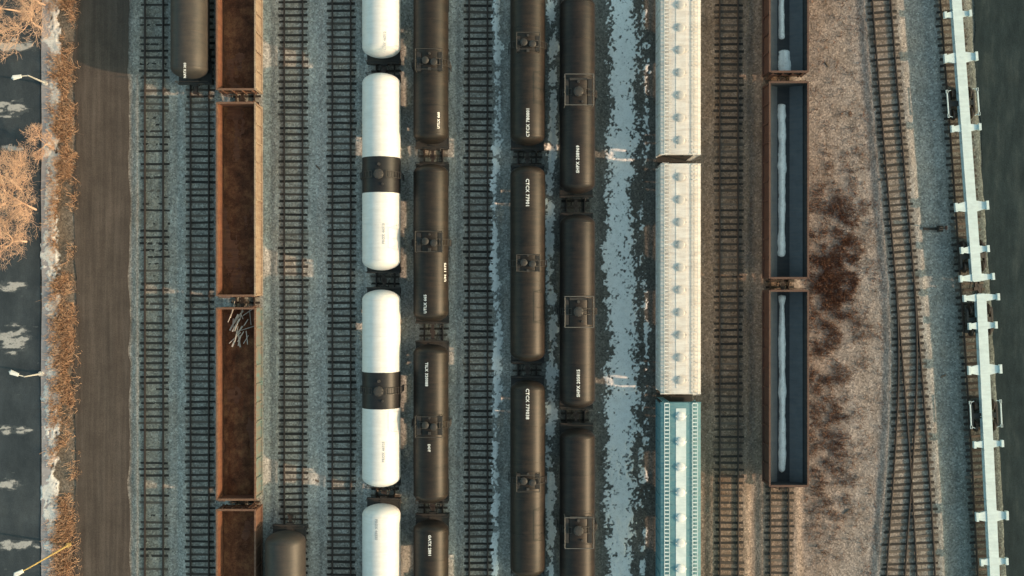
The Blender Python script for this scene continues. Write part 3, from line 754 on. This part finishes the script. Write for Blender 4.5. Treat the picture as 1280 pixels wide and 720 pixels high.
# ------------------------------------------------------------- bare trees
def tree(px,py,hgt,seed,label,lean=(-.15,0)):
    rnd=random.Random(seed); tr=MB(); cr=MB()
    root=top('bare_tree',None,label,'tree',loc=(WX(px),WY(py),-.15),group='bare trees beside parking lot')
    def grow(p,d,l,r,depth):
        segs=3; q=p
        for i in range(segs):
            d2=(d+Vector((rnd.gauss(0,.16),rnd.gauss(0,.16),rnd.gauss(.03,.1)))).normalized()
            e=q+d2*(l/segs); (tr if depth<2 else cr).tube(q,e,r*(1-i*.22),r*(1-(i+1)*.22),4 if depth>1 else 7,cap=False)
            if depth<5 and (i>0 or depth>0):
                for k in range(2):
                    ax=Vector((rnd.gauss(0,1),rnd.gauss(0,1),rnd.gauss(0,.6))).normalized()
                    nd=(d2*.75+ax*.75).normalized()
                    if nd.z<-.1: nd.z*=-1
                    if rnd.random()<(.97 if depth<3 else .56): grow(e,nd,l*rnd.uniform(.6,.82),max(r*.5,.010),depth+1)
            q=e; d=d2
    grow(Vector((0,0,0)),Vector((lean[0],lean[1],1)).normalized(),hgt*.42,.10,0)
    obj('trunk',tr.mesh('trunk',['twig']),root); obj('crown',cr.mesh('crown',['twig']),root)
tree(44,262,5.8,3,'leafless bushy tree glowing in low sun')
tree(24,236,5.4,8,'leafless bushy tree glowing in low sun')
tree(32,302,5.0,11,'small leafless bushy tree on lot edge')
tree(66,186,3.0,21,'slender leafless tree at the pavement',(-.6,.2))
tree(50,34,5.6,31,'leafless tree with pale twigs by the parking lot')
tree(24,14,5.6,35,'leafless tree with pale twigs by the parking lot')
tree(56,6,4.6,40,'leafless tree with pale twigs by the parking lot')

# ------------------------------------------------------------- weeds (stuff)
def tufts(name,px0,px1,n,dens,mat,hr,label,zb=-.18,py0=-60,py1=780):
    x0,x1=WX(px0),WX(px1); y0,y1=WY(py1),WY(py0)
    X=RNG.uniform(x0,x1,n*5); Y=RNG.uniform(y0,y1,n*5)
    keep=RNG.random(n*5)<dens(X,Y); X=X[keep][:n]; Y=Y[keep][:n]; n=len(X)
    k=5; X=np.repeat(X,k)+RNG.normal(0,.09,n*k); Y=np.repeat(Y,k)+RNG.normal(0,.09,n*k); N=n*k
    hh=RNG.uniform(hr[0],hr[1],N); a=RNG.uniform(0,2*np.pi,N); w=RNG.uniform(.009,.020,N); lx=RNG.normal(0,.5,N)*hh; ly=RNG.normal(0,.5,N)*hh
    P=np.stack([np.stack([X-np.cos(a)*w,Y-np.sin(a)*w,np.full(N,zb)],-1),np.stack([X+np.cos(a)*w,Y+np.sin(a)*w,np.full(N,zb)],-1),
       np.stack([X+lx+np.cos(a)*w*.6,Y+ly+np.sin(a)*w*.6,zb+hh],-1),np.stack([X+lx-np.cos(a)*w*.6,Y+ly-np.sin(a)*w*.6,zb+hh],-1)],1).reshape(-1,3)
    me=bpy.data.meshes.new(name); me.vertices.add(N*4); me.vertices.foreach_set('co',P.astype(np.float32).ravel())
    me.loops.add(N*4); me.loops.foreach_set('vertex_index',np.arange(N*4,dtype=np.int32)); me.polygons.add(N); me.polygons.foreach_set('loop_start',np.arange(0,N*4,4,dtype=np.int32))
    me.update(calc_edges=True); me.materials.append(M[mat]); top(name,me,label,'weeds',kind='stuff')
tufts('dry_grass',60,100,5400,lambda X,Y:sst(.36,.6,fbm(X*.7,Y*.5,4))*(1-sst(WX(82),WX(98),X)*.93)*(.35+.65*sst(WX(60),WX(74),X)),'verge',(.15,.6),'dry orange grass and shrubs beside a dirt road')
def wd(X,Y):
    c=np.exp(-((X-WX(1046))/1.9)**2-((Y-WY(335))/5.5)**2)*1.25
    c2=np.exp(-((X-WX(1038))/2.0)**2-((Y-WY(540))/7)**2)*.45
    return np.clip((c+c2+.05)*sst(.32,.66,fbm(X*1.3,Y*1.3,5)),0,1)
tufts('dry_weeds',1008,1105,9500,wd,'weed',(.05,.36),'dry red-brown weeds on a gravel strip',py0=-20)
def wd2(X,Y): return .25*sst(.5,.7,fbm(X*.9,Y*.6,4))
tufts('dry_weeds',800,960,1200,wd2,'weed',(.05,.2),'sparse dry weeds between railway tracks')

# ------------------------------------------------------------- light, world, camera
EL=23; AZ=-9
sd=bpy.data.lights.new('sun','SUN'); sd.energy=4.2; sd.angle=math.radians(1.0); sd.color=(1.0,.66,.43)
so=bpy.data.objects.new('sun',sd); COL.objects.link(so)
e,a=math.radians(EL),math.radians(AZ)
d=Vector((-math.cos(e)*math.cos(a),-math.cos(e)*math.sin(a),-math.sin(e)))
so.rotation_euler=d.to_track_quat('-Z','Y').to_euler(); so.location=(40,-5,30)
w=bpy.data.worlds.new('World'); scene.world=w; w.use_nodes=True; nt=w.node_tree
sky=nt.nodes.new('ShaderNodeTexSky'); sky.sky_type='NISHITA'; sky.sun_disc=False; sky.sun_elevation=e; sky.sun_rotation=math.radians(90-AZ)
sky.air_density=1.0; sky.dust_density=2.0; sky.ozone_density=1.0
bg=nt.nodes['Background']; bg.inputs[1].default_value=.15
tint=mix(nt,1.0,sky.outputs[0],(2.15,2.25,1.62),'MULTIPLY'); nt.links.new(tint,bg.inputs[0])
cd=bpy.data.cameras.new('camera'); cd.sensor_width=36; cd.lens=36*F/1280; cd.clip_end=5000
co=bpy.data.objects.new('camera',cd); COL.objects.link(co); co.location=(0,0,H); co.rotation_euler=(0,0,0); scene.camera=co
scene.view_settings.view_transform='Standard'; scene.view_settings.look='None'; scene.view_settings.exposure=0
